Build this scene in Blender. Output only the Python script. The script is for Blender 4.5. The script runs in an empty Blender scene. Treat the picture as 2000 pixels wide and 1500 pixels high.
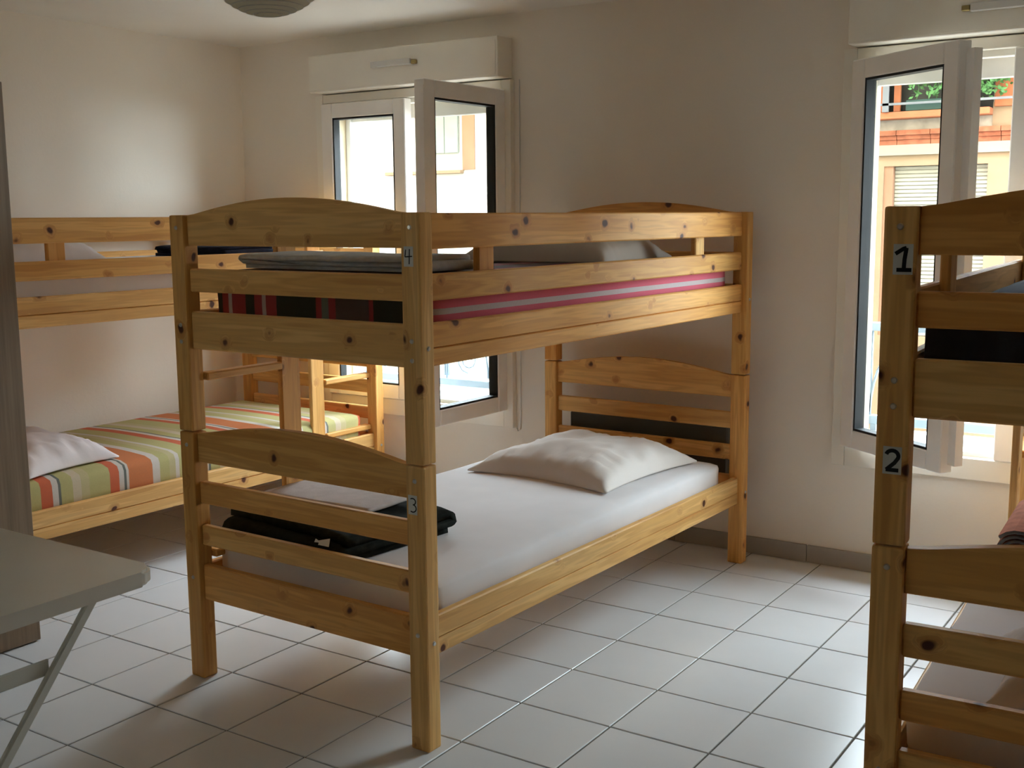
import bpy, bmesh, math, random
from mathutils import Vector, Matrix, noise
random.seed(7)
SC = bpy.context.scene
COL = SC.collection
# ------------------------------------------------------------------ camera
def camera():
    yaw, pitch, roll = -0.586320954, 0.144605024, -0.00817503785
    f = Vector((math.sin(yaw)*math.cos(pitch), math.cos(yaw)*math.cos(pitch), -math.sin(pitch)))
    r = Vector((math.cos(yaw), -math.sin(yaw), 0)); u = r.cross(f)
    r2 = r*math.cos(roll)+u*math.sin(roll); u2 = -r*math.sin(roll)+u*math.cos(roll)
    cd = bpy.data.cameras.new('camera'); cd.sensor_width = 36; cd.lens = 36*2230.17/2000
    cd.clip_start = 0.02; cd.clip_end = 200
    co = bpy.data.objects.new('camera', cd); COL.objects.link(co)
    m = Matrix.Identity(4)
    for i in range(3):
        m[i][0], m[i][1], m[i][2] = r2[i], u2[i], -f[i]
    m[0][3], m[1][3], m[2][3] = 2.06374, -2.68892, 1.42395
    co.matrix_world = m
    SC.camera = co
camera()
# ------------------------------------------------------------------ light
SC.view_settings.view_transform = 'Standard'
SC.view_settings.look = 'None'
SC.view_settings.gamma = 1.0
SC.view_settings.use_curve_mapping = False
SC.view_settings.exposure = 0.08
SC.cycles.max_bounces = 14; SC.cycles.diffuse_bounces = 8; SC.cycles.glossy_bounces = 4
SC.cycles.transparent_max_bounces = 16; SC.cycles.sample_clamp_indirect = 6.0
SC.cycles.caustics_reflective = False; SC.cycles.caustics_refractive = False
SC.cycles.use_denoising = True
W = bpy.data.worlds.new('overcast_sky'); SC.world = W; W.use_nodes = True
SKY = W.node_tree.nodes['Background']
SKY.inputs[0].default_value = (0.80, 0.91, 1.0, 1); SKY.inputs[1].default_value = 29.0
def portal(x0, x1, z0, z1, y, flip=False):
    l = bpy.data.lights.new('window_daylight', 'AREA'); l.shape = 'RECTANGLE'
    l.size = x1-x0; l.size_y = z1-z0; l.cycles.is_portal = True
    o = bpy.data.objects.new('window_daylight', l); COL.objects.link(o)
    o.location = ((x0+x1)/2, y, (z0+z1)/2); o.rotation_euler = (math.pi/2 if flip else -math.pi/2, 0, 0)
portal(-2.05, -0.95, 0.5, 2.0, 2.12)
portal(0.69, 1.80, 0.5, 2.0, 2.12)
portal(-2.30, -1.75, 1.45, 2.1, -3.62, True)  # portal of the added fill window behind the camera

# ------------------------------------------------------------------ materials
MATS = {}
class N:
    def __init__(s, name):
        s.m = bpy.data.materials.new(name); s.m.use_nodes = True
        s.t = s.m.node_tree; s.n = s.t.nodes; s.b = s.n['Principled BSDF']; MATS[name] = s.m
    def add(s, k, **kw):
        n = s.n.new(k)
        for a, v in kw.items(): setattr(n, a, v)
        return n
    def link(s, a, b): s.t.links.new(a, b)
    def set(s, n, i, v):
        if hasattr(v, 'is_output') or hasattr(v, 'links'): s.link(v, n.inputs[i])
        else: n.inputs[i].default_value = v
    def math(s, op, a, b=0.0, c=None):
        n = s.add('ShaderNodeMath', operation=op); s.set(n, 0, a); s.set(n, 1, b)
        if c is not None: s.set(n, 2, c)
        return n.outputs[0]
    def vmath(s, op, a, b):
        n = s.add('ShaderNodeVectorMath', operation=op); s.set(n, 0, a); s.set(n, 1, b); return n.outputs[0]
    def noise(s, vec, scale, detail=3, rough=.5):
        n = s.add('ShaderNodeTexNoise'); s.set(n, 'Vector', vec); s.set(n, 'Scale', scale); s.set(n, 'Detail', detail); s.set(n, 'Roughness', rough)
        return n.outputs[0]
    def ramp(s, fac, stops, mode='LINEAR'):
        n = s.add('ShaderNodeValToRGB'); s.link(fac, n.inputs[0]); e = n.color_ramp; e.interpolation = mode
        while len(e.elements) < len(stops): e.elements.new(.5)
        for el, (p, c) in zip(e.elements, stops):
            el.position = p; el.color = (*c, 1) if len(c) == 3 else c
        return n.outputs[0]
    def mix(s, fac, a, b, mode='MIX'):
        n = s.add('ShaderNodeMix', data_type='RGBA', blend_type=mode)
        s.set(n, 0, fac); s.set(n, 6, (*a, 1) if isinstance(a, tuple) else a); s.set(n, 7, (*b, 1) if isinstance(b, tuple) else b)
        return n.outputs[2]
    def obj(s): return s.add('ShaderNodeTexCoord').outputs['Object']
    def bump(s, h, strength=.3, dist=.01):
        n = s.add('ShaderNodeBump'); s.set(n, 'Height', h); s.set(n, 'Strength', strength); s.set(n, 'Distance', dist)
        s.link(n.outputs[0], s.b.inputs['Normal'])
    def base(s, c): s.set(s.b, 'Base Color', (*c, 1) if isinstance(c, tuple) else c)
    def rough(s, r, spec=.5): s.set(s.b, 'Roughness', r); s.b.inputs['Specular IOR Level'].default_value = spec
def plain(name, c, rough=.6, spec=.4, var=.06, scale=6, bump=0, bscale=80, metal=0):
    k = N(name); v = k.obj(); f = k.noise(v, scale, 3)
    a = tuple(max(0, x*(1-var)) for x in c); b = tuple(min(1, x*(1+var)) for x in c)
    k.base(k.ramp(f, [(.35, a), (.65, b)])); k.rough(rough, spec); k.b.inputs['Metallic'].default_value = metal
    if bump: k.bump(k.noise(v, bscale, 4, .6), bump, .003)
    return k.m

def pine():
    k = N('pine')
    o = k.obj(); rnd = k.add('ShaderNodeObjectInfo').outputs['Random']
    off = k.add('ShaderNodeCombineXYZ')
    for i, f in enumerate((17.3, 31.7, 53.9)): k.set(off, i, k.math('MULTIPLY', rnd, f))
    p = k.vmath('ADD', o, off.outputs[0])
    vo = k.add('ShaderNodeTexVoronoi', feature='F1'); nz = k.add('ShaderNodeTexNoise'); k.set(nz, 'Vector', p); k.set(nz, 'Scale', 14.0)
    pd = k.vmath('ADD', p, k.vmath('MULTIPLY', k.vmath('SUBTRACT', nz.outputs['Color'], (.5, .5, .5)), (.035, .035, .035)))
    k.set(vo, 'Vector', k.vmath('MULTIPLY', pd, (8.5, 10.0, 10.0))); k.set(vo, 'Scale', 1.0)
    d = vo.outputs['Distance']
    halo = k.ramp(d, [(.08, (1, 1, 1)), (.27, (0, 0, 0))])
    warp = k.vmath('MULTIPLY', p, (1.3, 22.0, 22.0))
    shift = k.add('ShaderNodeCombineXYZ'); k.set(shift, 1, k.math('MULTIPLY', halo, 1.1)); k.set(shift, 2, k.math('MULTIPLY', halo, .7))
    warp = k.vmath('ADD', warp, shift.outputs[0])
    g1 = k.noise(warp, 1.0, 3, .55)
    bands = k.math('SINE', k.math('MULTIPLY', g1, 42.0))
    g2 = k.noise(k.vmath('MULTIPLY', p, (3.0, 190.0, 190.0)), 1.0, 2)
    c = k.ramp(g1, [(.3, (.64, .345, .105)), (.5, (.83, .515, .185)), (.72, (.90, .62, .265))])
    c = k.mix(k.math('MULTIPLY_ADD', bands, .22, .20), c, (.52, .265, .09))
    c = k.mix(k.math('MULTIPLY', g2, .22), c, (.55, .31, .115))
    tint = k.ramp(rnd, [(0, (.84, .72, .56)), (.2, (1.0, .93, .82)), (.5, (1, 1, 1)), (.75, (1.0, .9, .76)), (1, (1.0, .76, .54))])
    c = k.mix(1.0, c, tint, 'MULTIPLY')
    c = k.mix(k.math('MULTIPLY', halo, .55), c, (.40, .14, .045))
    c = k.mix(k.ramp(d, [(.085, (1, 1, 1)), (.135, (0, 0, 0))]), c, (.085, .028, .014))
    k.base(c); k.rough(.5, .22)
    k.bump(g1, .08, .004)
pine()
def wall_mat(name, c):
    k = N(name); v = k.obj()
    big = k.noise(v, 1.1, 3); c2 = tuple(x*.94 for x in c)
    k.base(k.ramp(big, [(.35, c2), (.65, c)])); k.rough(.75, .3)
    k.bump(k.math('ADD', k.noise(v, 60, 4, .6), k.noise(v, 14, 2)), .12, .006)
wall_mat('wall_paint', (.88, .825, .74)); wall_mat('ceiling_paint', (.89, .86, .79))
def tile_mat():
    k = N('tile_glaze'); v = k.obj(); rnd = k.add('ShaderNodeObjectInfo').outputs['Random']
    f = k.noise(v, 9, 4, .6); f2 = k.math('MULTIPLY_ADD', rnd, .16, k.math('MULTIPLY', f, .84))
    c = k.ramp(f2, [(.2, (.685, .705, .72)), (.8, (.715, .735, .75))])
    sp = k.noise(v, 230, 2); c = k.mix(k.ramp(sp, [(.66, (0, 0, 0)), (.75, (.2, .2, .2))]), c, (.5, .48, .45))
    k.base(c); k.rough(.27, .5)
    k.bump(k.noise(v, 300, 2), .03, .001)
tile_mat()
plain('absorber_brown', (.07, .04, .025), .4, .4, .1)  # dark brown of the added door that soaks up bounce light
plain('grout', (.13, .12, .105), .9, .2, .12, 30)
plain('baseboard_glaze', (.38, .35, .31), .4, .4)
plain('pvc_white', (.90, .885, .86), .32, .5, .03)
plain('pvc_cream', (.86, .825, .74), .4, .45, .04, 3)
plain('gasket', (.018, .02, .022), .6, .3)
plain('vent_grey', (.70, .69, .66), .4, .4)
plain('brass', (.42, .33, .14), .35, .5, .1, 20, metal=.9)
plain('steel', (.62, .62, .60), .3, .5, .05, metal=1.0)
plain('rail_blue', (.30, .38, .46), .5, .4)
plain('iron', (.10, .11, .13), .5, .4)
plain('stucco', (.52, .43, .30), .9, .2, .1, 8, .5, 60)
plain('sill_stone', (.6, .58, .54), .8, .2)
plain('sheet_white', (.80, .78, .79), .85, .15, .03, 5, .12, 26)
plain('sheet_pinkish', (.70, .64, .62), .85, .15, .03, 5, .12, 26)
plain('pillow_cream', (.80, .755, .715), .85, .15, .03, 5, .1, 40)
plain('pillow_white', (.80, .76, .77), .85, .15, .03, 5, .1, 40)
plain('pillow_taupe', (.46, .405, .345), .85, .15, .05, 5, .1, 40)
plain('blanket_black', (.016, .019, .016), .95, .1, .3, 40, .5, 300)
plain('towel_grey', (.62, .58, .57), .95, .1, .06, 30, .4, 250)
plain('blanket_greyblue', (.56, .61, .66), .95, .1, .08, 30, .3, 200)
plain('blanket_brown', (.30, .20, .13), .95, .1, .2, 20, .3, 200)
plain('navy', (.035, .045, .075), .9, .15, .15, 20, .3, 150)
plain('navy_blanket', (.022, .025, .045), .95, .1, .2, 30, .3, 200)
plain('rust_blanket', (.42, .16, .10), .95, .1, .15, 30, .3, 200)
plain('charcoal_blanket', (.16, .155, .16), .95, .1, .15, 30, .3, 200)
plain('sheet_blue', (.55, .60, .66), .9, .15, .04)
plain('heater_grey', (.085, .09, .085), .45, .4, .06)
plain('label_paper', (.66, .68, .66), .8, .2, .03)
plain('marker_ink', (.008, .010, .014), .6, .3)
plain('tag_white', (.85, .85, .83), .7, .2)
plain('table_white', (.82, .80, .74), .22, .5, .02)
plain('table_metal', (.70, .71, .66), .35, .5, .04)
def laminate():
    k = N('laminate'); v = k.obj()
    g = k.noise(k.vmath('MULTIPLY', v, (60, 60, 2.5)), 1.0, 4, .6)
    k.base(k.ramp(g, [(.3, (.20, .145, .095)), (.7, (.30, .225, .15))])); k.rough(.45, .35)
laminate()
def glass():
    k = N('window_glass'); k.n.remove(k.b); out = k.n['Material Output']
    tr = k.add('ShaderNodeBsdfTransparent'); tr.inputs[0].default_value = (.93, .95, .94, 1)
    gl = k.add('ShaderNodeBsdfGlossy'); gl.inputs['Roughness'].default_value = 0.0
    lw = k.add('ShaderNodeLayerWeight'); fr = k.math('MULTIPLY_ADD', k.math('POWER', lw.outputs['Facing'], 5.0), .6, .03)
    mx = k.add('ShaderNodeMixShader'); k.link(fr, mx.inputs[0]); k.link(tr.outputs[0], mx.inputs[1]); k.link(gl.outputs[0], mx.inputs[2])
    k.link(mx.outputs[0], out.inputs[0])
glass()
def paper():
    k = N('lantern_paper'); k.base((.80, .77, .66)); k.rough(.8, .2)
    tl = k.add('ShaderNodeBsdfTranslucent'); tl.inputs[0].default_value = (.75, .72, .58, 1)
    mx = k.add('ShaderNodeMixShader'); mx.inputs[0].default_value = .4
    k.link(k.b.outputs[0], mx.inputs[1]); k.link(tl.outputs[0], mx.inputs[2]); k.link(mx.outputs[0], k.n['Material Output'].inputs[0])
paper()
def striped(name, stops, lo, hi, period=None, fuzz=.0):
    k = N(name); uv = k.add('ShaderNodeUVMap', uv_map='stripe').outputs[0]
    sp = k.add('ShaderNodeSeparateXYZ'); k.link(uv, sp.inputs[0]); x = sp.outputs[0]
    if period: x = k.math('MULTIPLY', k.math('FRACT', k.math('DIVIDE', k.math('SUBTRACT', x, lo), period)), 1.0)
    else: x = k.math('DIVIDE', k.math('SUBTRACT', x, lo), hi-lo)
    c = k.ramp(x, stops, 'CONSTANT')
    w = k.noise(k.obj(), 260, 2); c = k.mix(k.math('MULTIPLY', w, .25), c, (.12, .1, .09))
    k.base(c); k.rough(.9, .15); k.bump(k.noise(k.obj(), 30, 3), .12, .006)
RED, DRK, WHT, GRG, BRN, PNK = (.36, .05, .06), (.028, .034, .026), (.60, .54, .55), (.17, .19, .17), (.12, .082, .075), (.70, .15, .215)
# upper mattress of the number 3/4 bunk; coordinate = width, running on down the sides
def ua(z): return -.432 + (z-440)*.000599
S = [(-.7, PNK), (-.432, DRK), (ua(500), RED), (ua(555), WHT), (ua(583), RED), (ua(680), DRK), (ua(742), RED), (ua(800), WHT), (ua(830), RED), (ua(905), DRK),
     (ua(1162), RED), (ua(1205), GRG), (ua(1252), RED), (ua(1290), BRN), (ua(1508), RED), (ua(1530), DRK), (.33, RED), (.385, DRK), (.415, PNK), (.503, WHT), (.5165, PNK)]
striped('stripe_red', [((u+.7)/1.4, c) for u, c in S], -.7, .7)
GRN, ORG, CRM, LWH, YEL, BIG = (.53, .50, .22), (.66, .16, .075), (.66, .58, .42), (.70, .66, .60), (.58, .52, .28), (.64, .22, .085)
seq = [(.0, YEL), (.04, LWH), (.07, GRN), (.18, ORG), (.25, LWH), (.285, GRG), (.30, GRN), (.37, CRM), (.42, YEL), (.47, GRN), (.60, ORG), (.66, LWH), (.69, GRG), (.705, LWH), (.72, BIG), (.88, LWH), (.93, GRN)]
striped('stripe_green', seq, 0.0, 1.0, .72)
plain('plaster_pink', (.24, .135, .09), .9, .2, .12, 2)
plain('plaster_pale', (.215, .155, .105), .9, .2, .08, 2)
plain('plaster_white', (.50, .485, .46), .9, .2, .05, 2)
plain('plaster_cream', (.22, .20, .165), .9, .2, .05, 2)
plain('brick_red', (.25, .085, .05), .9, .2, .25, 9)
plain('render_grey', (.27, .245, .22), .9, .2, .25, 5)
plain('terracotta', (.28, .10, .05), .8, .2, .1, 6)
plain('shutter_metal', (.27, .265, .235), .6, .3, .05)
plain('shutter_green', (.20, .23, .215), .8, .2, .06)
plain('far_dark', (.02, .024, .025), .4, .4)
plain('planter_green', (.02, .05, .045), .6, .3)
plain('leaf_green', (.055, .15, .05), .6, .3, .4, 12)
plain('asphalt', (.17, .165, .155), .9, .2)

# ------------------------------------------------------------------ mesh helpers
def link(name, me, mat, parent=None, smooth=False):
    o = bpy.data.objects.new(name, me); COL.objects.link(o)
    if mat and not me.materials: me.materials.append(MATS[mat])
    if parent: o.parent = parent
    if smooth:
        for p in me.polygons: p.use_smooth = True
    return o
def tome(bm, name='mesh'):
    me = bpy.data.meshes.new(name); bmesh.ops.recalc_face_normals(bm, faces=bm.faces); bm.to_mesh(me); bm.free(); return me
def box_bm(bm, x0, x1, y0, y1, z0, z1):
    v = [bm.verts.new((x, y, z)) for x in (x0, x1) for y in (y0, y1) for z in (z0, z1)]
    for f in ((0, 1, 3, 2), (4, 6, 7, 5), (0, 4, 5, 1), (2, 3, 7, 6), (0, 2, 6, 4), (1, 5, 7, 3)): bm.faces.new([v[i] for i in f])
def boxes(name, lst, mat, parent=None, bev=0, seg=1, loc=None):
    bm = bmesh.new()
    for b in lst: box_bm(bm, *b)
    if bev: bmesh.ops.bevel(bm, geom=bm.edges[:], offset=bev, segments=seg, profile=.6, affect='EDGES')
    o = link(name, tome(bm, name), mat, parent)
    if loc: o.location = loc
    return o
def thing(name, label, cat, loc=(0, 0, 0), rz=0, group=None):
    o = bpy.data.objects.new(name, None); COL.objects.link(o); o.location = loc; o.rotation_euler = (0, 0, rz)
    o.empty_display_size = .1
    return tag(o, label, cat, group)
def tag(o, label, cat, group=None):
    o['label'] = label; o['category'] = cat
    if group: o['group'] = group
    return o
def struct(o, label=None):
    o['kind'] = 'structure'
    if label: o['label'] = label
    return o
def tube_bm(bm, pts, r, n=8, closed=False):
    pts = [Vector(p) for p in pts]; rings = []; m = len(pts)
    for i, p in enumerate(pts):
        a = pts[i-1] if (i > 0 or closed) else p; b = pts[(i+1) % m] if (i < m-1 or closed) else p
        t = (b-a).normalized(); up = Vector((0, 0, 1)) if abs(t.z) < .9 else Vector((0, 1, 0))
        s = t.cross(up).normalized(); q = s.cross(t)
        rings.append([bm.verts.new(p + (s*math.cos(2*math.pi*j/n) + q*math.sin(2*math.pi*j/n))*r) for j in range(n)])
    for i in range(m if closed else m-1):
        A, B = rings[i], rings[(i+1) % m]
        for j in range(n): bm.faces.new((A[j], A[(j+1) % n], B[(j+1) % n], B[j]))
    if not closed: bm.faces.new(rings[0]); bm.faces.new(rings[-1][::-1])
def tube(name, pts, r, mat, parent=None, n=8, closed=False):
    bm = bmesh.new(); tube_bm(bm, pts, r, n, closed); return link(name, tome(bm, name), mat, parent, True)
def prism_me(poly, t0, t1, bev=0, name='prism'):
    """polygon in (x, z), extruded along y from t0 to t1"""
    bm = bmesh.new(); a = [bm.verts.new((x, t0, z)) for x, z in poly]; b = [bm.verts.new((x, t1, z)) for x, z in poly]
    fa = bm.faces.new(a); fb = bm.faces.new(b[::-1]); n = len(poly)
    for i in range(n): bm.faces.new((a[i], b[i], b[(i+1) % n], a[(i+1) % n]))
    if bev:
        bmesh.ops.bevel(bm, geom=[e for f in (fa, fb) for e in f.edges], offset=bev, segments=1, affect='EDGES')
    return tome(bm, name)
_bc = {}
def board_me(L, t, h, bev=.004, seg=1):
    k = (round(L, 4), round(t, 4), round(h, 4), bev, seg)
    if k not in _bc:
        bm = bmesh.new(); box_bm(bm, -L/2, L/2, -t/2, t/2, -h/2, h/2)
        bmesh.ops.bevel(bm, geom=bm.edges[:], offset=min(bev, t*.3), segments=seg, profile=.6, affect='EDGES')
        _bc[k] = tome(bm, 'board'); _bc[k].materials.append(MATS['pine'])
    return _bc[k]
def rail_me(L, t, h):
    k = ('rail', round(L, 4), t, h)
    if k not in _bc:
        g = -h/2 + h*.42; b = .004
        prof = [(-t/2, -h/2+b), (-t/2+b, -h/2), (t/2-b, -h/2), (t/2, -h/2+b), (t/2, g-.003), (t/2-.006, g), (t/2, g+.003), (t/2, h/2-b), (t/2-b, h/2), (-t/2+b, h/2), (-t/2, h/2-b)]
        bm = bmesh.new(); A = [bm.verts.new((-L/2, y, z)) for y, z in prof]; B = [bm.verts.new((L/2, y, z)) for y, z in prof]
        n = len(prof); bm.faces.new(A); bm.faces.new(B[::-1])
        for i in range(n): bm.faces.new((A[i], A[(i+1) % n], B[(i+1) % n], B[i]))
        _bc[k] = tome(bm, 'rail'); _bc[k].materials.append(MATS['pine'])
    return _bc[k]

# ------------------------------------------------------------------ room shell
XL, XR, YB, YN, ZC, YO = -2.675, 3.1, 1.81, -3.4, 2.345, 2.10
struct(boxes('wall_left', [(XL-.2, XL, YN, YO, -.1, ZC)], 'wall_paint'))
struct(boxes('wall_right', [(XR, XR+.2, YN, YO, -.1, ZC)], 'wall_paint'))
NX0, NX1, NZ0, NZ1 = -2.30, -1.75, 1.45, 2.10
struct(boxes('wall_near', [(XL-.2, NX0, YN-.2, YN, -.1, ZC), (NX1, XR+.2, YN-.2, YN, -.1, ZC), (NX0, NX1, YN-.2, YN, -.1, NZ0), (NX0, NX1, YN-.2, YN, NZ1, ZC)], 'wall_paint'))
struct(boxes('ceiling', [(XL-.2, XR+.2, YN-.2, YO, ZC, ZC+.25)], 'ceiling_paint'))
HO = [(-2.05, -.95), (.69, 1.80)]; ZH0, ZH1 = .50, 2.02
segs = [(XL, HO[0][0]), (HO[0][1], HO[1][0]), (HO[1][1], XR)]
def back_wall(name, y0, y1, mat):
    l = [(a, b, y0, y1, -.1, ZC) for a, b in segs]
    for a, b in HO: l += [(a, b, y0, y1, -.1, ZH0), (a, b, y0, y1, ZH1, ZC)]
    bm = bmesh.new()
    for b in l: box_bm(bm, *b)
    bmesh.ops.remove_doubles(bm, verts=bm.verts[:], dist=1e-5)
    return link(name, tome(bm, name), mat)
wb = struct(back_wall('wall_back', YB, 1.9, 'wall_paint'))
wo = back_wall('outer_render', 1.9, YO, 'stucco'); wo.parent = wb
boxes('added_shade_storeys', [(-40, 30, 1.9, YO, ZC+.26, 18.0), (-40, XL-.2, 1.9, YO, -3.2, ZC+.26), (XR+.2, 30, 1.9, YO, -3.2, ZC+.26), (XL-.2, XR+.2, 1.9, YO, -3.2, -.1)], 'stucco', wb)  # unseen storeys, added and sized to shade the house fronts opposite
# floor: grout bed with one object per tile
fl = struct(boxes('floor', [(XL, XR, YN, YB, -.1, -.0035)], 'grout'))
T = .30; J = .0055
def tile_me(w, d):
    bm = bmesh.new(); box_bm(bm, -w/2, w/2, -d/2, d/2, -.012, 0)
    bmesh.ops.bevel(bm, geom=[e for e in bm.edges if all(v.co.z > -.001 for v in e.verts)], offset=.0015, segments=1, affect='EDGES')
    me = tome(bm, 'tile'); me.materials.append(MATS['tile_glaze']); return me
_tc = {}
far_boxes = []
i0, i1 = math.floor(XL/T), math.ceil(XR/T)
j0, j1 = math.floor(YN/T), math.ceil(YB/T)
for j in range(j1-1, j0-1, -1):
    for i in range(i0, i1):
        x0, x1 = max(i*T+J/2, XL), min((i+1)*T-J/2, XR); y0, y1 = max(j*T+J/2, YN), min((j+1)*T-J/2, YB)
        if x1-x0 < .005 or y1-y0 < .005: continue
        if j >= -6 and i < 9:
            k = (round(x1-x0, 4), round(y1-y0, 4))
            if k not in _tc: _tc[k] = tile_me(*k)
            o = link('tile', _tc[k], None, fl); o.location = ((x0+x1)/2, (y0+y1)/2, random.uniform(-.0004, .0004))
        else: far_boxes.append((x0, x1, y0, y1, -.012, 0))
o = boxes('tiles_near_door', far_boxes, 'tile_glaze', fl); o['kind'] = 'stuff'
# tiled baseboard along the window wall and the left wall
def skirting(name, a, b, off, along):
    h = .072
    root = bpy.data.objects.new(name, None); COL.objects.link(root); struct(root)
    s = a; e = off
    while s < b-.01:
        e2 = min(e, b)
        if e2-s > .02:
            L = e2-s-.004
            bm = bmesh.new()
            if along == 'x': box_bm(bm, -L/2, L/2, -.005, .005, 0, h)
            else: box_bm(bm, -.005, .005, -L/2, L/2, 0, h)
            bmesh.ops.bevel(bm, geom=[q for q in bm.edges if all(v.co.z > h-.001 for v in q.verts)], offset=.002, segments=1, affect='EDGES')
            o = link('tile', tome(bm, 'skirting_tile'), 'baseboard_glaze', root)
            o.location = ((s+e2)/2, YB-.006, .001) if along == 'x' else (XL+.006, (s+e2)/2, .001)
        s = e; e += .30
skirting('baseboard_back', XL+.012, XR-.01, XL+.012+((.541-XL-.012) % .30), 'x')
skirting('baseboard_left', YN+.01, YB-.014, YN+.31, 'y')

# ------------------------------------------------------------------ windows
def sash(name, parent, hinge, ang, w, h, free_handle=True, astragal=0.0):
    """local x runs from the hinge to the free edge, room side is local -y for ang=0"""
    t, fw = .056, .072
    bm = bmesh.new()
    bars = [(0, fw, -t/2, t/2, 0, h), (w-fw, w, -t/2, t/2, 0, h), (fw, w-fw, -t/2, t/2, 0, fw), (fw, w-fw, -t/2, t/2, h-fw, h)]
    for b in bars: box_bm(bm, *b)
    bmesh.ops.bevel(bm, geom=bm.edges[:], offset=.004, segments=1, affect='EDGES')
    if astragal:
        box_bm(bm, w-.012, w+astragal, astragal*.15, t/2+.012, .03, h-.03)
    o = link(name, tome(bm, name), 'pvc_white', parent)
    o.location = hinge; o.rotation_euler = (0, 0, ang)
    g = boxes('pane', [(fw+.002, w-fw-.002, -.004, .004, fw+.002, h-fw-.002)], 'window_glass', o)
    gs = .009
    boxes('gasket', [(fw, fw+gs, -.022, .022, fw, h-fw), (w-fw-gs, w-fw, -.022, .022, fw, h-fw), (fw+gs, w-fw-gs, -.022, .022, fw, fw+gs), (fw+gs, w-fw-gs, -.022, .022, h-fw-gs, h-fw)], 'gasket', o)
    if free_handle:
        bm = bmesh.new(); hz = h*.42; s = -1 if free_handle == 'front' else 1
        box_bm(bm, w-.05, w-.022, *sorted((s*t/2, s*(t/2+.012))), hz-.06, hz+.06); box_bm(bm, w-.045, w-.027, *sorted((s*(t/2+.012), s*(t/2+.045))), hz-.012, hz+.012)
        box_bm(bm, w-.046, w-.026, *sorted((s*(t/2+.03), s*(t/2+.045))), hz-.11, hz+.012)
        bmesh.ops.bevel(bm, geom=bm.edges[:], offset=.003, segments=1, affect='EDGES')
        link('handle', tome(bm, 'handle'), 'pvc_white', o)
    return o
def window(num, label, x0, x1, open_side, open_ang):
    root = bpy.data.objects.new('window_%d' % num, None); COL.objects.link(root); struct(root, label); root.location = ((x0+x1)/2, YB, .44)
    cx = (x0+x1)/2
    def L(b): return (b[0]-cx, b[1]-cx, b[2]-YB, b[3]-YB, b[4]-.44, b[5]-.44)
    fo = .052
    boxes('frame', [L(b) for b in ((x0-fo, x0-.001, 1.775, YB-.001, .43, 2.05), (x1+.001, x1+fo, 1.775, YB-.001, .43, 2.05), (x0, x1, 1.775, YB-.001, .43, .512), (x0, x1, 1.775, YB-.001, 2.008, 2.05),
        (x0+.001, x0+.03, YB, 1.86, .502, 2.018), (x1-.03, x1-.001, YB, 1.86, .502, 2.018), (x0+.03, x1-.03, YB+.006, 1.86, .502, .53), (x0+.03, x1-.03, YB+.006, 1.86, 1.985, 2.018))], 'pvc_cream', root, .002)
    h = 1.488
    if open_side == 'right':
        sash('sash', root, (x0+.003-cx, 1.782-YB, .516-.44), 0, .545, h, False)
        sash('sash', root, (x1-.004-cx, 1.775-YB, .516-.44), open_ang, .585, h, 'front', .02)
        hx = x1+.004
    else:
        sash('sash', root, (x1-.003-cx, 1.782-YB, .516-.44), math.pi, .545, h, False)
        sash('sash', root, (x0+.004-cx, 1.775-YB, .516-.44), open_ang, .56, h, False, .035)
        hx = x0-.004
    for hz in (.56, 1.90):
        b = boxes('hinge', [L((hx-.009, hx+.009, 1.752, 1.774, hz, hz+.09))], 'pvc_cream', root, .004)
    # roller shutter box with air inlet
    bx0, bx1 = x0-.012, x1+.042
    sb = boxes('shutter_box', [L((bx0, bx1, 1.69, YB-.001, 2.056, 2.236))], 'pvc_cream', root, .003)
    boxes('box_lid', [L((bx0+.012, bx1-.012, 1.6875, 1.691, 2.066, 2.218))], 'pvc_cream', sb)
    vx0 = -1.64 if num == 1 else 1.083
    boxes('air_inlet', [L((vx0, vx0+.245, 1.668, 1.6885, 2.146, 2.174))] if num == 1 else [L((vx0+.03, vx0+.30, 1.668, 1.6885, 2.128, 2.158))], 'vent_grey', sb, .003)
    boxes('inlet_clip', [L((vx0+.246, vx0+.276, 1.672, 1.6885, 2.146, 2.166))] if num == 1 else [L((vx0, vx0+.029, 1.672, 1.6885, 2.132, 2.152))], 'brass', sb, .003)
    # outside: rolled-up shutter bar and stone sill
    boxes('shutter_bar', [L((x0+.035, x1-.035, 1.955, 1.985, 1.925, 2.018))], 'vent_grey', root, .003)
    boxes('shutter_guide', [L((x0+.001, x0+.03, 1.945, 1.995, .545, 2.018)), L((x1-.03, x1-.001, 1.945, 1.995, .545, 2.018))], 'vent_grey', root)
    boxes('outer_sill', [L((x0+.001, x1-.001, 1.865, 2.16, .501, .528))], 'sill_stone', root, .003)
    return root
window(1, 'white window whose right sash stands wide open at a right angle beside the striped-cover bunk', HO[0][0], HO[0][1], 'right', math.radians(-91.5))
window(2, 'white window whose left sash is half open, seen behind the bunk numbered 1 and 2', HO[1][0], HO[1][1], 'left', math.radians(-35))
w3 = bpy.data.objects.new('window_3', None); COL.objects.link(w3); struct(w3, 'small unseen window added behind the camera for fill light'); w3.location = ((NX0+NX1)/2, YN-.1, NZ0)  # added window, out of view, lifts the fill on bed ends and back wall
hw = (NX1-NX0)/2; hh = NZ1-NZ0
boxes('frame', [(-hw, -hw+.06, -.03, .03, 0, hh), (hw-.06, hw, -.03, .03, 0, hh), (-hw+.06, hw-.06, -.03, .03, 0, .06), (-hw+.06, hw-.06, -.03, .03, hh-.06, hh), (-.035, .035, -.03, .03, .06, hh-.06)], 'pvc_white', w3)
for a_, b_ in ((-hw+.06, -.035), (.035, hw-.06)): boxes('pane', [(a_, b_, -.003, .003, .06, hh-.06)], 'window_glass', w3)
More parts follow.
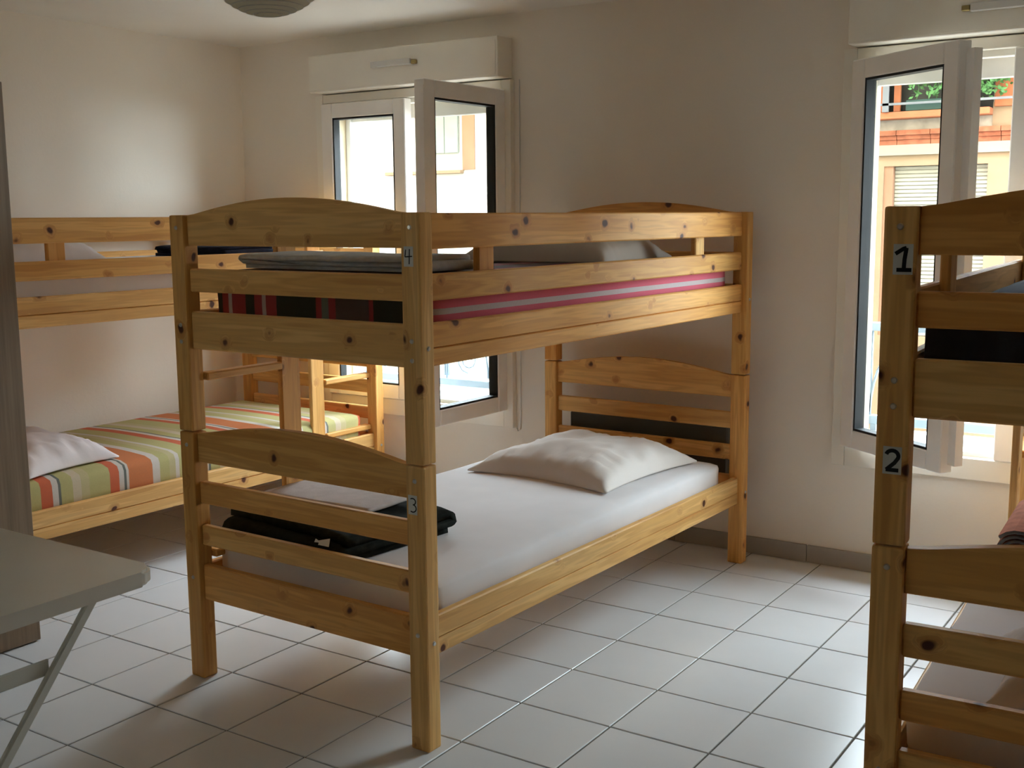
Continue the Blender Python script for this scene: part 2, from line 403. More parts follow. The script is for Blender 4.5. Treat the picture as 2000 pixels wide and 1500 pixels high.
d1 = struct(bpy.data.objects.new('added_absorber_door', None), 'unseen dark brown double door added to absorb bounce light'); COL.objects.link(d1); d1.location = (2.1, YN+.001, 0)  # added out of view to darken the bounce on the right-hand bunk
boxes('door_frame', [(-.86, -.80, 0, .03, 0, 2.12), (.80, .86, 0, .03, 0, 2.12), (-.80, .80, 0, .03, 2.06, 2.12)], 'absorber_brown', d1)
for sx in (-1, 1):
    dl = boxes('door_leaf', [(*sorted((sx*.002, sx*.798)), 0, .022, .005, 2.058)], 'absorber_brown', d1, .003)
    for z0, z1 in ((.15, .95), (1.08, 1.92)): boxes('door_panel', [(*sorted((sx*.12, sx*.68)), .022, .03, z0, z1)], 'absorber_brown', dl, .004)
    boxes('door_handle', [(*sorted((sx*.05, sx*.16)), .05, .065, 1.0, 1.02), (*sorted((sx*.05, sx*.07)), .022, .05, 1.0, 1.02)], 'steel', dl)
struct(boxes('added_bounce_wall', [(-9, 7, -7.2, -7.0, -3.2, 4.2)], 'plaster_white'), 'pale unseen wall added to bounce daylight into the fill window')  # added reflector outside the fill window, never in view
# thin cable beside the first window
t = tube('cable', [(-.868, YB-.004, 2.05), (-.870, YB-.004, 1.2), (-.872, YB-.004, .5), (-.874, YB-.004, .425), (-.889, YB-.004, .413), (-.897, YB-.004, .428)], .0028, 'vent_grey', None, 6)
tag(t, 'thin grey cable running down the wall beside the wide open window', 'cable')

def railing(label, x0, x1):
    r = thing('window_railing', label, 'railing', ((x0+x1)/2, 2.062, 0), 0, 'iron window guard railings'); w = (x1-x0)/2-.002
    boxes('top_rail', [(-w, w, -.016, .016, .95, .985)], 'rail_blue', r, .003)
    boxes('bottom_rail', [(-w, w, -.016, .016, .56, .597)], 'rail_blue', r, .003)
    n = 4; s = 2*w/n
    for i in range(n):
        cx = -w+s*(i+.5)
        pts = [(cx-s*.46*math.cos(a), 0, .61+.28*math.sin(a)) for a in [math.pi*k/14 for k in range(15)]]
        tube('scroll', pts, .006, 'rail_blue', r, 6)
        sp = [(cx+(.02+.05*k/20)*math.cos(k*.55), 0, .70+(.02+.05*k/20)*math.sin(k*.55)) for k in range(21)]
        tube('scroll', sp, .005, 'rail_blue', r, 6)
    for i in range(n+1):
        x = min(max(-w+s*i, -w+.012), w-.012); tube('baluster', [(x, 0, .597), (x, 0, .95)], .006, 'rail_blue', r, 6)
    for x in (-w+.03, w-.03): boxes('bracket', [(x-.012, x+.012, -.012, .012, .528, .56)], 'rail_blue', r)
railing('blue-grey scrolled iron railing outside the wide open window', *HO[0])
railing('blue-grey scrolled iron railing outside the half open window', *HO[1])

# ------------------------------------------------------------------ bunk beds
BW, BL, PX, PY, HJ, HT = .967, 2.089, .0615, .054, .787, 1.4397
def stroke(name, pts, w, parent, t=.0006):
    """flat marker stroke in the x-z plane facing -y"""
    bm = bmesh.new(); P = [Vector((a, b)) for a, b in pts]; L, R = [], []
    for i, p in enumerate(P):
        d = (P[min(i+1, len(P)-1)]-P[max(i-1, 0)]).normalized(); n = Vector((-d.y, d.x))*w/2
        L.append(p+n); R.append(p-n)
    rows = []
    for l, r in zip(L, R): rows.append([bm.verts.new((l.x, -t, l.y)), bm.verts.new((r.x, -t, r.y)), bm.verts.new((r.x, 0, r.y)), bm.verts.new((l.x, 0, l.y))])
    for a, b in zip(rows, rows[1:]):
        for j in range(4): bm.faces.new((a[j], a[(j+1) % 4], b[(j+1) % 4], b[j]))
    bm.faces.new(rows[0]); bm.faces.new(rows[-1][::-1])
    return bm
def arc(cx, cz, rx, rz, a0, a1, n=12): return [(cx+rx*math.cos(math.radians(a0+(a1-a0)*i/n)), cz+rz*math.sin(math.radians(a0+(a1-a0)*i/n))) for i in range(n+1)]
DIG = {'1': [[(-.30, .22), (.0, .42), (.12, .46)], [(.12, .46), (.06, 0), (.04, -.42)], [(-.24, -.42), (.34, -.42)]],
       '2': [arc(.0, .2, .26, .24, 165, -20, 12)+[(.1, -.1), (-.24, -.42)], [(-.26, -.42), (.28, -.42)]],
       '3': [arc(.0, .22, .24, .2, 130, -80, 12), arc(.0, -.2, .28, .24, 85, -125, 12)],
       '4': [[(-.2, .42), (-.26, -.02)], [(-.26, -.02), (.30, .02)], [(.10, .45), (.06, -.46)]]}
def number_label(root, ch, x, y, z, w, h, ink):
    lab = boxes('number_label', [(-w/2, w/2, -.0006, 0, -h/2, h/2)], 'label_paper', root, loc=(x, y, z)); lab['label'] = 'white paper label with a handwritten number %s' % ch
    bm = bmesh.new()
    for s in DIG[ch]:
        b2 = stroke('s', [(px*h*.82, pz*h*.82) for px, pz in s], ink, None); me = tome(b2); bm.from_mesh(me); bpy.data.meshes.remove(me)
    o = link('digit', tome(bm, 'digit'), 'marker_ink', lab); o.location = (0, -.0007, 0)
_bolt = None
def bolt(root, loc, axis):
    global _bolt
    if _bolt is None:
        bm = bmesh.new(); bmesh.ops.create_cone(bm, cap_ends=True, segments=12, radius1=.0068, radius2=.0045, depth=.004); _bolt = tome(bm, 'bolt'); _bolt.materials.append(MATS['steel'])
    o = link('bolt', _bolt, None, root); o.location = loc
    o.rotation_euler = {'x': (0, math.pi/2, 0), '-x': (0, -math.pi/2, 0), '-y': (math.pi/2, 0, 0)}[axis]
def arch_me(w, h, rise, t):
    k = ('arch', w, h, rise, t)
    if k not in _bc:
        n = 22; pts = [(-w/2, -h/2), (w/2, -h/2)]
        for i in range(n+1):
            u = 1-2*i/n; s = max(0, 1-(u/.97)**2) if abs(u) < .97 else 0
            pts.append((u*w/2, h/2+rise*s**1.15))
        _bc[k] = prism_me(pts, -t/2, t/2, .003, 'arch'); _bc[k].materials.append(MATS['pine'])
    return _bc[k]
def bunk(label, corner, th, ladder_side, ladder_end, guard_full, numbers):
    """corner: outer near-right corner on the floor. Local origin = middle of the footprint."""
    ax = Vector((math.cos(th), -math.sin(th), 0)); ay = Vector((math.sin(th), math.cos(th), 0))
    c = Vector((corner[0], corner[1], 0)) - ax*BW/2 + ay*BL/2
    root = thing('bunk_bed', label, 'bunk bed', c, -th, 'pine bunk beds')
    X = lambda x: x+BW/2; Y = lambda y: y-BL/2        # from corner-based to centred
    def put(name, me, x, y, z, ax='x'):
        o = link(name, me, None, root); o.location = (X(x), Y(y), z)
        if ax == 'y': o.rotation_euler = (0, 0, math.pi/2)
        if ax == '-y': o.rotation_euler = (0, 0, -math.pi/2)
        if ax == 'z': o.rotation_euler = (0, -math.pi/2, 0)
        return o
    for px in (-PX/2, -BW+PX/2):
        for py in (PY/2, BL-PY/2):
            put('post', board_me(HJ-.002, PY, PX, .006, 2), px, py, (HJ-.002)/2, 'z'); put('post', board_me(HT-HJ-.001, PY, PX, .006, 2), px, py, (HT+HJ+.001)/2, 'z')
    iw = BW-2*PX
    for py in (.028, BL-.028):
        for z0, z1 in ((1.212, 1.281), (.562, .630), (.430, .493)): put('end_slat', board_me(iw-.001, .024, z1-z0), -BW/2, py, (z0+z1)/2)
        for z0, z1 in ((1.040, 1.153), (.255, .367)): put('end_board', board_me(iw-.001, .026, z1-z0), -BW/2, py, (z0+z1)/2)
        put('arched_board', arch_me(iw-.001, .09, .045, .026), -BW/2, py, 1.394); put('arched_board', arch_me(iw-.001, .09, .045, .026), -BW/2, py, .737)
    Ls = BL-2*PY-.001; sgn = {'right': 1, 'left': -1}
    for side in ('right', 'left'):
        xo = -.022-.0125 if side == 'right' else -BW+.022+.0125
        xi = xo-.0235 if side == 'right' else xo+.0235
        for z0, z1 in ((.250, .362), (1.040, 1.153)): put('side_rail', rail_me(Ls, .025, z1-z0), xo, BL/2, (z0+z1)/2, '-y' if side == 'right' else 'y')
        # cleats that carry the slats
        for z in (.287, 1.077): put('cleat', board_me(Ls-.02, .02, .03, .002), xi-.0005 if side == 'right' else xi+.0005, BL/2, z, 'y')
        has = ladder_side == side
        y0, y1 = PY, BL-PY
        ups = [.35, 1.705]
        if has:
            uy = .409 if ladder_end == 'near' else BL-.409
            if ladder_end == 'near': y0 = uy-.045; ups = [1.705]
            else: y1 = uy+.045; ups = [.35]
            xl = xo
            # ladder: one upright on the inner face of the rails, rungs running to the corner post
            put('ladder_upright', board_me(1.18, .022, .085), xi, uy, .845, 'z').rotation_euler = (math.pi/2, -math.pi/2, 0)
            a, b = (PY, uy-.0425) if ladder_end == 'near' else (uy+.0425, BL-PY)
            for rz in ((.395, .655, .952) if ladder_end == 'far' else (.395, .705, .952)): put('rung', board_me(b-a-.001, .042, .024), xi, (a+b)/2, rz, 'y')
        for z0, z1 in ((1.345, 1.438), (1.211, 1.281)): put('guard_rail', board_me(y1-y0-.001, .022, z1-z0), xo, (y0+y1)/2, (z0+z1)/2, 'y')
        for uy2 in ups: put('guard_upright', board_me(.205, .022, .074), xi, uy2, 1.315, 'z').rotation_euler = (math.pi/2, -math.pi/2, 0)
    sl = board_me(BW-.14, .07, .016, .002)
    for z in (.3105, 1.1005):
        for i in range(13): put('slat', sl, -BW/2, .12+i*(BL-.24)/12, z)
    for py in (PY*.55, BL-PY*.45):
        for z in (.30, 1.092): bolt(root, (X(0)+.0015, Y(py), z), 'x'); bolt(root, (X(-BW)-.0015, Y(py), z), '-x')
    for px in (-PX*.5, -BW+PX*.5):
        for z in (1.402, 1.112, 1.062, .745, .325): bolt(root, (X(px), Y(0)-.0015, z), '-y')
    for ch, x, z, w, h, ink in numbers: number_label(root, ch, X(x), Y(0)-.0003, z, w, h, ink)
    def place(o, x, y, z, rz=0):
        o.location = c + ax*X(x) + ay*Y(y) + Vector((0, 0, z)); o.rotation_euler = (0, 0, -th+rz); return o
    return root, place
bedA, onA = bunk('pine bunk bed standing alone in mid floor, labelled 4 above 3', (.27058, -.40648), .026, 'left', 'near', 'right',
    [('4', -.0355, 1.3285, .031, .051, .0028), ('3', -.0385, .681, .030, .052, .0030)])
bedB, onB = bunk('pine bunk bed against the left wall, with green and orange striped lower mattress', (-1.655, -.425), .026, 'right', 'far', 'left', [])
bedC, onC = bunk('pine bunk bed labelled 1 above 2, in front of the half open window', (2.4155, -.452), -.048, 'left', 'far', 'right',
    [('1', -.929, 1.341, .036, .057, .0075), ('2', -.934, .957, .035, .054, .0075)])

# ------------------------------------------------------------------ bedding
def mattress(name, label, w, l, h, mat, crown=.012, r=.035, mode=None, sag=0, seed=0):
    """origin at the middle of its underside"""
    nx, ny, nz = 18, 34, 5
    bm = bmesh.new(); grid = {}
    def P(i, j, k):
        if (i, j, k) in grid: return grid[(i, j, k)]
        x, y, z = -w/2+w*i/nx, -l/2+l*j/ny, h*k/nz
        lo = Vector((max(-w/2+r, min(w/2-r, x)), max(-l/2+r, min(l/2-r, y)), max(min(r, h/2), min(h-min(r, h/2), z)))); d = Vector((x, y, z))-lo
        if d.length > 1e-6:
            q = lo + d.normalized()*min(d.length, r) if d.length > r else Vector((x, y, z))
        else: q = Vector((x, y, z))
        if k == nz: q.z += crown*(1-(2*x/w)**2)*(1-(2*y/l)**4) + .003*noise.noise(Vector((x*5, y*5, seed)))
        if 0 < k < nz:
            n = .004*noise.noise(Vector((x*9, y*9, z*9+seed)))
            if i in (0, nx): q.x += n
            if j in (0, ny): q.y += n
        grid[(i, j, k)] = bm.verts.new(q); return grid[(i, j, k)]
    uvl = bm.loops.layers.uv.new('stripe')
    def quad(a, b, c, d, face):
        try: f = bm.faces.new([P(*a), P(*b), P(*c), P(*d)])
        except ValueError: return
        for lp, idx in zip(f.loops, (a, b, c, d)):
            co = lp.vert.co
            if mode == 'y': u = co.y + l/2
            else:
                u = -w/2+w*idx[0]/nx
                if face == 'x1': u = w/2 + (h-h*idx[2]/nz)
                if face == 'x0': u = -w/2 - (h-h*idx[2]/nz)
            lp[uvl].uv = (u, co.y)
    for i in range(nx):
        for j in range(ny):
            quad((i, j, nz), (i+1, j, nz), (i+1, j+1, nz), (i, j+1, nz), 'top'); quad((i, j, 0), (i, j+1, 0), (i+1, j+1, 0), (i+1, j, 0), 'bot')
    for k in range(nz):
        for j in range(ny):
            quad((0, j, k), (0, j, k+1), (0, j+1, k+1), (0, j+1, k), 'x0'); quad((nx, j, k), (nx, j+1, k), (nx, j+1, k+1), (nx, j, k+1), 'x1')
        for i in range(nx):
            quad((i, 0, k), (i+1, 0, k), (i+1, 0, k+1), (i, 0, k+1), 'y0'); quad((i, ny, k), (i, ny, k+1), (i+1, ny, k+1), (i+1, ny, k), 'y1')
    o = link(name, tome(bm, name), mat, None, True); return tag(o, label, 'mattress')
def pillow(label, w, d, h, mat, seed=0, wr=.18):
    nx, ny = 40, 30; bm = bmesh.new()
    def pt(u, v, top):
        x = w/2*u*(1-.10*(1-v*v)*u*u); y = d/2*v*(1-.12*(1-u*u)*v*v)
        T = h*max(0, (1-u**4)*(1-v**4))**.55*(1-.25*(u*u+v*v)/2)
        if top:
            q = noise.noise(Vector((u*2.2+seed, v*2.2, .3)))*.5 + noise.noise(Vector((u*6+seed, v*5, 1.3)))*.28
            e = noise.noise(Vector((u*3+seed, v*14, 4.0)))*abs(u)**3 + noise.noise(Vector((u*14+seed, v*3, 7.0)))*abs(v)**3
            z = .006 + T*(1+wr*q) + h*.24*e*(1-u**8)*(1-v**8)
            z = max(z, .006)
        else: z = 0.0
        return Vector((x, y, z))
    tops = [[bm.verts.new(pt(-1+2*i/nx, -1+2*j/ny, True)) for j in range(ny+1)] for i in range(nx+1)]
    bots = [[bm.verts.new(pt(-1+2*i/nx, -1+2*j/ny, False)) for j in range(ny+1)] for i in range(nx+1)]
    for i in range(nx):
        for j in range(ny):
            bm.faces.new((tops[i][j], tops[i+1][j], tops[i+1][j+1], tops[i][j+1])); bm.faces.new((bots[i][j], bots[i][j+1], bots[i+1][j+1], bots[i+1][j]))
    ring = lambda g: [g[i][0] for i in range(nx)]+[g[nx][j] for j in range(ny)]+[g[i][ny] for i in range(nx, 0, -1)]+[g[0][j] for j in range(ny, 0, -1)]
    A, B = ring(tops), ring(bots); n = len(A)
    for i in range(n): bm.faces.new((A[i], B[i], B[(i+1) % n], A[(i+1) % n]))
    return tag(link('pillow', tome(bm, 'pillow'), mat, None, True), label, 'pillow')
def folded(name, label, cat, w, d, layers, t, mat, seed=0, rag=.012):
    """cloth folded back and forth; folds show at the +-x ends, origin under its middle"""
    path = []
    for i in range(layers):
        z = t*.52+i*t; r = t/2; xs = [-w/2+r+(w-2*r)*k/14 for k in range(15)]
        ov = [random.Random(seed*31+i).uniform(-rag, rag) for _ in range(2)]
        if i % 2: xs = xs[::-1]
        sx = 1 if i % 2 == 0 else -1
        path += [(x, z) for x in xs]
        if i < layers-1:
            path += [(xs[-1]+sx*(r+ov[0])*math.cos(a), z+r+r*math.sin(a)) for a in [-math.pi/2+math.pi*k/6 for k in range(1, 6)]]
    P = [Vector(q) for q in path]; L, R = [], []
    for i, p in enumerate(P):
        dd = (P[min(i+1, len(P)-1)]-P[max(i-1, 0)]).normalized(); n = Vector((-dd.y, dd.x))*t*.46; L.append(p+n); R.append(p-n)
    outl = L+R[::-1]; m = len(outl); ny = 12; bm = bmesh.new(); rows = []
    H = layers*t
    for j in range(ny+1):
        v = -1+2*j/ny; y = d/2*v; row = []
        for q in outl:
            lay = int(max(0, min(layers-1, q.y/t)))
            yy = y + (random.Random(seed*17+lay).uniform(-rag, rag) if abs(v) == 1 else 0)
            zz = q.y*(1+.10*noise.noise(Vector((q.x*5, y*5, seed)))) if q.y > t*.3 else q.y
            zz *= 1-.12*abs(v)**6
            row.append(bm.verts.new((q.x+.006*noise.noise(Vector((q.x*8, y*9, q.y*20+seed))), yy, max(0, zz))))
        rows.append(row)
    for a, b in zip(rows, rows[1:]):
        for i in range(m): bm.faces.new((a[i], a[(i+1) % m], b[(i+1) % m], b[i]))
    bm.faces.new(rows[0]); bm.faces.new(rows[-1][::-1])
    return tag(link(name, tome(bm, name), mat, None, True), label, cat)
MID = -BW/2
ZL, ZU = .319, 1.109
# bunk 3/4
onA(mattress('mattress', 'white sheeted mattress on the lower level of the bunk labelled 3', .862, 1.86, .122, 'sheet_white', .012, .03, seed=1), MID, 1.015, ZL)
onA(mattress('mattress', 'red, black and grey striped mattress on the upper level of the bunk labelled 4', .858, 1.86, .150, 'stripe_red', .008, .028, seed=2), MID, 1.04, ZU)
onA(pillow('cream pillow on the white mattress of the lower bunk labelled 3', .64, .66, .105, 'pillow_cream', 3, .32), -.45, 1.53, ZL+.134, math.radians(-3))
onA(pillow('taupe pillow on the striped upper mattress of the bunk labelled 4', .60, .62, .12, 'pillow_taupe', 9), -.46, 1.42, ZU+.158, math.radians(6))
dk = onA(folded('blanket', 'folded black fleece blanket with white tag on the white lower mattress', 'blanket', .44, .56, 3, .027, 'blanket_black', 3), -.60, .305, ZL+.131, math.radians(-95.8))
tg = boxes('care_tag', [(0, .001, -.020, .020, -.013, .013)], 'tag_white', dk, loc=(.228, .20, .05)); tg.rotation_euler = (.3, -.6, .1)
tg = boxes('care_tag', [(0, .001, -.010, .010, -.016, .016)], 'tag_white', dk, loc=(.229, .165, .04)); tg.rotation_euler = (-.3, -.3, .1)
onA(folded('towel', 'folded pale grey towel on top of the black blanket', 'towel', .44, .21, 2, .009, 'towel_grey', 5, .004), -.66, .35, ZL+.131+.090, math.radians(2))
onA(folded('blanket', 'folded grey-blue blanket at the foot of the upper level labelled 4', 'blanket', .70, .24, 3, .0155, 'blanket_greyblue', 7), -.455, .25, ZU+.156+.014, math.radians(-1))
onA(folded('blanket', 'thin brown blanket under the folded grey-blue blanket', 'blanket', .74, .27, 1, .012, 'blanket_brown', 8), -.45, .25, ZU+.156, math.radians(-1))
# bunk at the left wall
onB(mattress('mattress', 'green, orange and white striped mattress on the lower bunk by the left wall', .862, 1.90, .15, 'stripe_green', .012, .032, 'y', seed=4), MID, 1.04, ZL)
onB(mattress('mattress', 'white sheeted mattress on the upper bunk by the left wall', .858, 1.86, .145, 'sheet_white', .010, .03, seed=5), MID, 1.04, ZU)
onB(pillow('white pillow on the green and orange striped mattress', .62, .44, .105, 'pillow_white', 21, .32), -.40, .36, ZL+.161, math.radians(8))
onB(pillow('white pillow on the upper bunk by the left wall', .58, .50, .12, 'pillow_white', 33), -.47, .42, ZU+.154, math.radians(3))
onB(folded('blanket', 'folded navy blanket on the upper bunk by the left wall', 'blanket', .46, .30, 3, .016, 'navy_blanket', 13), -.36, 1.36, ZU+.155, 0)
# bunk 1/2
onC(mattress('mattress', 'pinkish white sheeted mattress on the lower level of the bunk labelled 2', .862, 1.90, .122, 'sheet_pinkish', .012, .035, seed=6), MID, 1.04, ZL)
onC(mattress('mattress', 'dark navy mattress on the upper level of the bunk labelled 1', .858, 1.88, .125, 'navy', .010, .03, seed=7), MID, 1.04, ZU)
onC(pillow('wrinkled pillow at the foot of the pinkish white lower mattress', .58, .40, .10, 'sheet_pinkish', 41, .7), -.49, .34, ZL+.133, math.radians(5))
onC(folded('sheet', 'folded pale blue sheet on the dark navy upper mattress', 'sheet', .50, .40, 3, .014, 'sheet_blue', 23), -.52, .95, ZU+.134, 0)
def roll(label):
    L, R = .42, .066; th = .011
    pts = []; a = 0; r = .012
    while r < R: pts.append((r*math.cos(a), r*math.sin(a)+R)); a += .32; r += th*1.12*.32/(2*math.pi)
    P = [Vector(q) for q in pts]; Lf, Rt = [], []
    for i, p in enumerate(P):
        d = (P[min(i+1, len(P)-1)]-P[max(i-1, 0)]).normalized(); n = Vector((-d.y, d.x))*th*.45; Lf.append(p+n); Rt.append(p-n)
    out = Lf+Rt[::-1]; mn = min(q.y for q in out)
    me = prism_me([(q.x, q.y-mn) for q in out], -L/2, L/2, 0, 'roll')
    root = thing('rolled_blanket', label, 'blanket'); link('cloth', me, 'rust_blanket', root, False)
    bm = bmesh.new(); pr = [(p.x, -L/2-.002, p.y-mn) for p in P]; tube_bm(bm, pr, th*.42, 6); link('binding_edge', tome(bm, 'edge'), 'charcoal_blanket', root, True)
    return root
onC(roll('rust red rolled blanket with grey binding on the pinkish white mattress'), -.815, 1.22, ZL+.136, 0)

# ------------------------------------------------------------------ heater panel behind the bunk
h = thing('wall_heater', 'flat dark grey heater panel on the wall behind the white lower mattress', 'heater', (-.185, 1.775, .10))
boxes('panel', [(-.385, .385, -.02, .02, .20, .445)], 'heater_grey', h, .006)
boxes('bracket', [(-.30, -.26, .02, .034, .22, .40), (.26, .30, .02, .034, .22, .40)], 'steel', h)
boxes('grille', [(-.33, .33, -.012, .012, .445, .449)], 'gasket', h)

# ------------------------------------------------------------------ wardrobe
w = thing('wardrobe', 'tall brown wood-grain wardrobe beside the left wall bunk', 'wardrobe', (-1.66, -.957, 0))
boxes('body', [(-.29, .272, -.50, .50, 0, 1.872)], 'laminate', w, .002)
for s in (-1, 1):
    d = boxes('door', [(.2725, .29, *sorted((s*.002, s*.5)), .004, 1.868)], 'laminate', w, .002)
    k = boxes('knob', [(.29, .312, s*.05-.012, s*.05+.012, .92, .944)], 'steel', d, .005, 2)

# ------------------------------------------------------------------ folding table
t = thing('folding_table', 'white folding table with rounded corners and slanting metal legs', 'table', (-.21, -1.565, 0), 0)
def rrect(w, d, r, n=8):
    out = []
    for cx, cy, a in ((w/2-r, d/2-r, 0), (-w/2+r, d/2-r, 90), (-w/2+r, -d/2+r, 180), (w/2-r, -d/2+r, 270)): out += arc(cx, cy, r, r, a, a+90, n)
    return out
def slab(name, poly, z0, z1, mat, parent, bev):
    bm = bmesh.new(); a = [bm.verts.new((x, y, z0)) for x, y in poly]; b = [bm.verts.new((x, y, z1)) for x, y in poly]; n = len(poly)
    f0 = bm.faces.new(a[::-1]); f1 = bm.faces.new(b)
    for i in range(n): bm.faces.new((a[i], a[(i+1) % n], b[(i+1) % n], b[i]))
    bmesh.ops.bevel(bm, geom=list(f0.edges)+list(f1.edges), offset=bev, segments=2, affect='EDGES')
    return link(name, tome(bm, name), mat, parent)
slab('table_top', rrect(.82, .73, .045), .688, .72, 'table_white', t, .006)
def bar(name, a, b, wd, parent, mat='table_metal'):
    a, b = Vector(a), Vector(b); d = (b-a); L = d.length
    bm = bmesh.new(); box_bm(bm, -L/2, L/2, -wd[0]/2, wd[0]/2, -wd[1]/2, wd[1]/2)
    bmesh.ops.bevel(bm, geom=bm.edges[:], offset=.003, segments=1, affect='EDGES')
    o = link(name, tome(bm, name), mat, parent); o.location = (a+b)/2; o.rotation_euler = d.to_track_quat('X', 'Z').to_euler(); return o
for s in (-1, 1):
    x = s*.33
    bar('leg', (x, .275, .686), (x, -.275, .012), (.014, .021), t); bar('leg', (x-s*.024, -.275, .686), (x-s*.024, .275, .012), (.014, .021), t)
    bar('side_bar', (x-s*.012, .160, .555), (x-s*.012, -.160, .555), (.006, .034), t)
for y in (-.275, .275): bar('cross_bar', (-.35, y*.97, .03), (.35, y*.97, .03), (.02, .02), t)

# ------------------------------------------------------------------ paper lantern
r = thing('paper_lantern', 'round white paper lantern with wire ribs hanging from the ceiling', 'lamp', (-.0753, -.5579, 2.1022))
def lantern():
    R = .175; bm = bmesh.new(); n = 40; rows = []; m = 72
    for i in range(m+1):
        a = math.radians(22)+(math.pi-math.radians(34))*i/m
        rr = R*(1-.012*abs(math.sin(i*math.pi/3)))
        rows.append([bm.verts.new((rr*math.sin(a)*math.cos(2*math.pi*j/n), rr*math.sin(a)*math.sin(2*math.pi*j/n), rr*math.cos(a))) for j in range(n)])
    for a, b in zip(rows, rows[1:]):
        for j in range(n): bm.faces.new((a[j], b[j], b[(j+1) % n], a[(j+1) % n]))
    sh = link('shade', tome(bm, 'shade'), 'lantern_paper', r, True)
    bm = bmesh.new()
    for i in range(0, m+1, 3):
        a = math.radians(22)+(math.pi-math.radians(34))*i/m
        tube_bm(bm, [(R*1.001*math.sin(a)*math.cos(2*math.pi*j/n), R*1.001*math.sin(a)*math.sin(2*math.pi*j/n), R*math.cos(a)) for j in range(n)], .0011, 5, True)
    o = link('rib_wire', tome(bm, 'ribs'), 'vent_grey', sh, True)
    tube('inner_frame', [(.036, 0, -.166), (.02, 0, -.05), (.02, 0, .15), (-.02, 0, .15), (-.02, 0, -.05), (-.036, 0, -.166)], .0012, 'vent_grey', r, 6)
    tube('cord', [(0, 0, .06), (0, 0, .2425)], .003, 'pvc_white', r, 8)
    bm = bmesh.new(); bmesh.ops.create_cone(bm, cap_ends=True, segments=16, radius1=.018, radius2=.014, depth=.06); link('socket', tome(bm, 'socket'), 'pvc_white', r, True).location = (0, 0, .04)
lantern()

# ------------------------------------------------------------------ outside: street and two house fronts
YF = 13.0
struct(boxes('ground', [(-40, 30, 2.2, 40, -3.3, -3.2)], 'asphalt'))
b = thing('house', 'pink rendered house with brick bands seen through the half open window', 'building', (-1.5, YF, -3.2))
def Lb(l): return [(x0+1.5, x1+1.5, y0-YF, y1-YF, z0+3.2, z1+3.2) for x0, x1, y0, y1, z0, z1 in l]
sx0, sx1, sz0, sz1 = -2.36, -1.05, -.2, 2.06       # roller shuttered opening
dx0, dx1, dz0, dz1 = -2.62, -1.02, 2.66, 4.2        # balcony opening above
boxes('wall', Lb([(-6.5, sx0, YF, YF+.4, -3.2, 2.20), (sx1, 9, YF, YF+.4, -3.2, 2.20), (sx0, sx1, YF, YF+.4, -3.2, sz0), (sx0, sx1, YF, YF+.4, sz1, 2.20)]), 'plaster_pale', b)
boxes('upper_wall', Lb([(-6.5, dx0, YF, YF+.4, 2.52, 4.4), (dx1, 9, YF, YF+.4, 2.52, 4.4), (dx0, dx1, YF, YF+.4, 2.52, dz0), (dx0, dx1, YF, YF+.4, dz1, 4.4), (dx0, dx1, YF+.35, YF+.4, dz0, dz1)]), 'render_grey', b)
boxes('pale_band', Lb([(-6.5, 9, YF-.04, YF+.4, 2.20, 2.335)]), 'plaster_cream', b)
for z0, z1, dp in ((2.335, 2.40, .03), (2.402, 2.455, .05), (2.457, 2.52, .09)):
    n = 36; step = 15.5/n
    for i in range(n): boxes('brick', Lb([(-6.5+i*step+.004, -6.5+(i+1)*step-.004, YF-dp, YF+.3, z0, z1)]), 'brick_red', b)
sh = boxes('roller_shutter', Lb([(sx0+.12, sx1, YF+.12, YF+.14, sz0, sz1)]), 'shutter_metal', b)
for i in range(44):
    z = sz0+(i+.5)*(sz1-sz0)/44
    boxes('slat', Lb([(sx0+.12, sx1, YF+.10, YF+.12, z-.021, z+.021)]), 'shutter_metal', sh, .006)
boxes('shutter_jamb', Lb([(sx0, sx0+.12, YF+.02, YF+.3, sz0, sz1)]), 'plaster_pink', b)
boxes('added_shade_eaves', Lb([(-6.5, 9, YF-1.0, YF+.4, 4.4, 4.55)]), 'terracotta', b)  # unseen overhang added to shade this house front
boxes('window_sill', Lb([(dx0-.1, dx1, YF-.22, YF+.1, 2.66, 2.75)]), 'terracotta', b, .01)
boxes('wall_panel', Lb([(dx1, .6, YF-.02, YF, 2.52, 2.82)]), 'plaster_pale', b)
for x0, x1 in ((dx0-.02, dx0+.30), (dx0+.37, dx0+.46), (dx1+.02, dx1+.30)): boxes('shutter_leaf', Lb([(x0, x1, YF-.06, YF-.02, 2.76, 4.2)]), 'terracotta', b, .008)
boxes('balcony_glass', Lb([(dx0, dx1, YF+.3, YF+.34, dz0, dz1)]), 'far_dark', b)
boxes('balcony_rail', Lb([(dx0-.1, .6, YF-.26, YF-.23, 2.83, 2.86), (dx0-.1, .6, YF-.26, YF-.23, 3.12, 3.15), (dx0+.28, dx0+.36, YF-.26, YF-.23, 2.75, 3.5)]), 'iron', b)
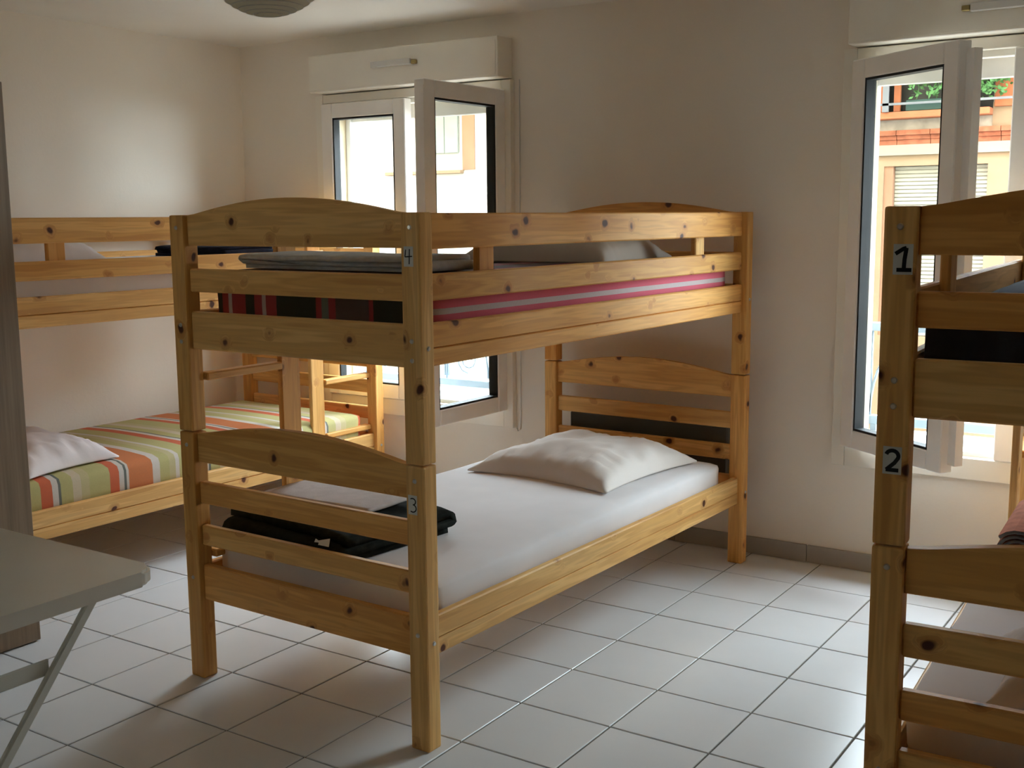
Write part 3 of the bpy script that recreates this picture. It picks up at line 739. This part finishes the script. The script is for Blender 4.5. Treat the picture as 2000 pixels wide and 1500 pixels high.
pl = thing('balcony_plant', 'leafy green plant in a dark trough on the balcony opposite', 'plant', (-1.6, YF-.12, 2.751))
boxes('trough', [(-.46, .42, -.07, .07, 0, .14)], 'planter_green', pl, .01)
def leaves(name, n, x0, x1, z0, z1, seed):
    rn = random.Random(seed); bm = bmesh.new()
    for _ in range(n):
        c = Vector((rn.uniform(x0, x1), rn.uniform(-.09, .06), z0+(z1-z0)*rn.random()**.7)); L = rn.uniform(.06, .12); wd = L*.45
        d = Vector((rn.uniform(-1, 1), rn.uniform(-1, .4), rn.uniform(-.9, .5))).normalized(); s = d.cross(Vector((rn.uniform(-.4, .4), -1, rn.uniform(-.2, .8)))).normalized()
        v = [bm.verts.new(q) for q in (c, c+d*L*.5+s*wd*.5, c+d*L, c+d*L*.5-s*wd*.5)]; bm.faces.new(v)
    o = link(name, tome(bm, name), 'leaf_green', pl); o['kind'] = 'stuff'
leaves('foliage', 420, -.38, .46, .18, .70, 3); leaves('foliage', 300, .28, .80, .14, .70, 5)
for x in (-.35, -.1, .15, .38): tube('stem', [(x, 0, .1), (x+.04, -.02, .3), (x-.02, 0, .5)], .006, 'leaf_green', pl, 5)
h2 = thing('house', 'white house with grey-green shutters seen through the wide open window', 'building', (-10, YF, -3.2))
def Lc(l): return [(x0+10, x1+10, y0-YF, y1-YF, z0+3.2, z1+3.2) for x0, x1, y0, y1, z0, z1 in l]
boxes('wall', Lc([(-24, -6.5, YF, YF+.4, -3.2, 4.4)]), 'plaster_white', h2)
boxes('added_shade_eaves', Lc([(-24, -6.5, YF-1.0, YF+.4, 4.4, 4.55)]), 'terracotta', h2)  # same added overhang, shading the white front
for x0, x1 in ((-9.92, -9.64), (-9.63, -9.36)): boxes('shutter_leaf', Lc([(x0, x1, YF-.07, YF-.02, 2.50, 4.0)]), 'shutter_green', h2, .008)
boxes('window_sill', Lc([(-10.9, -9.28, YF-.12, YF, 2.16, 2.22)]), 'plaster_pale', h2, .01)
boxes('brick_surround', Lc([(-9.30, -9.05, YF-.02, YF, 2.22, 4.0)]), 'plaster_pink', h2)
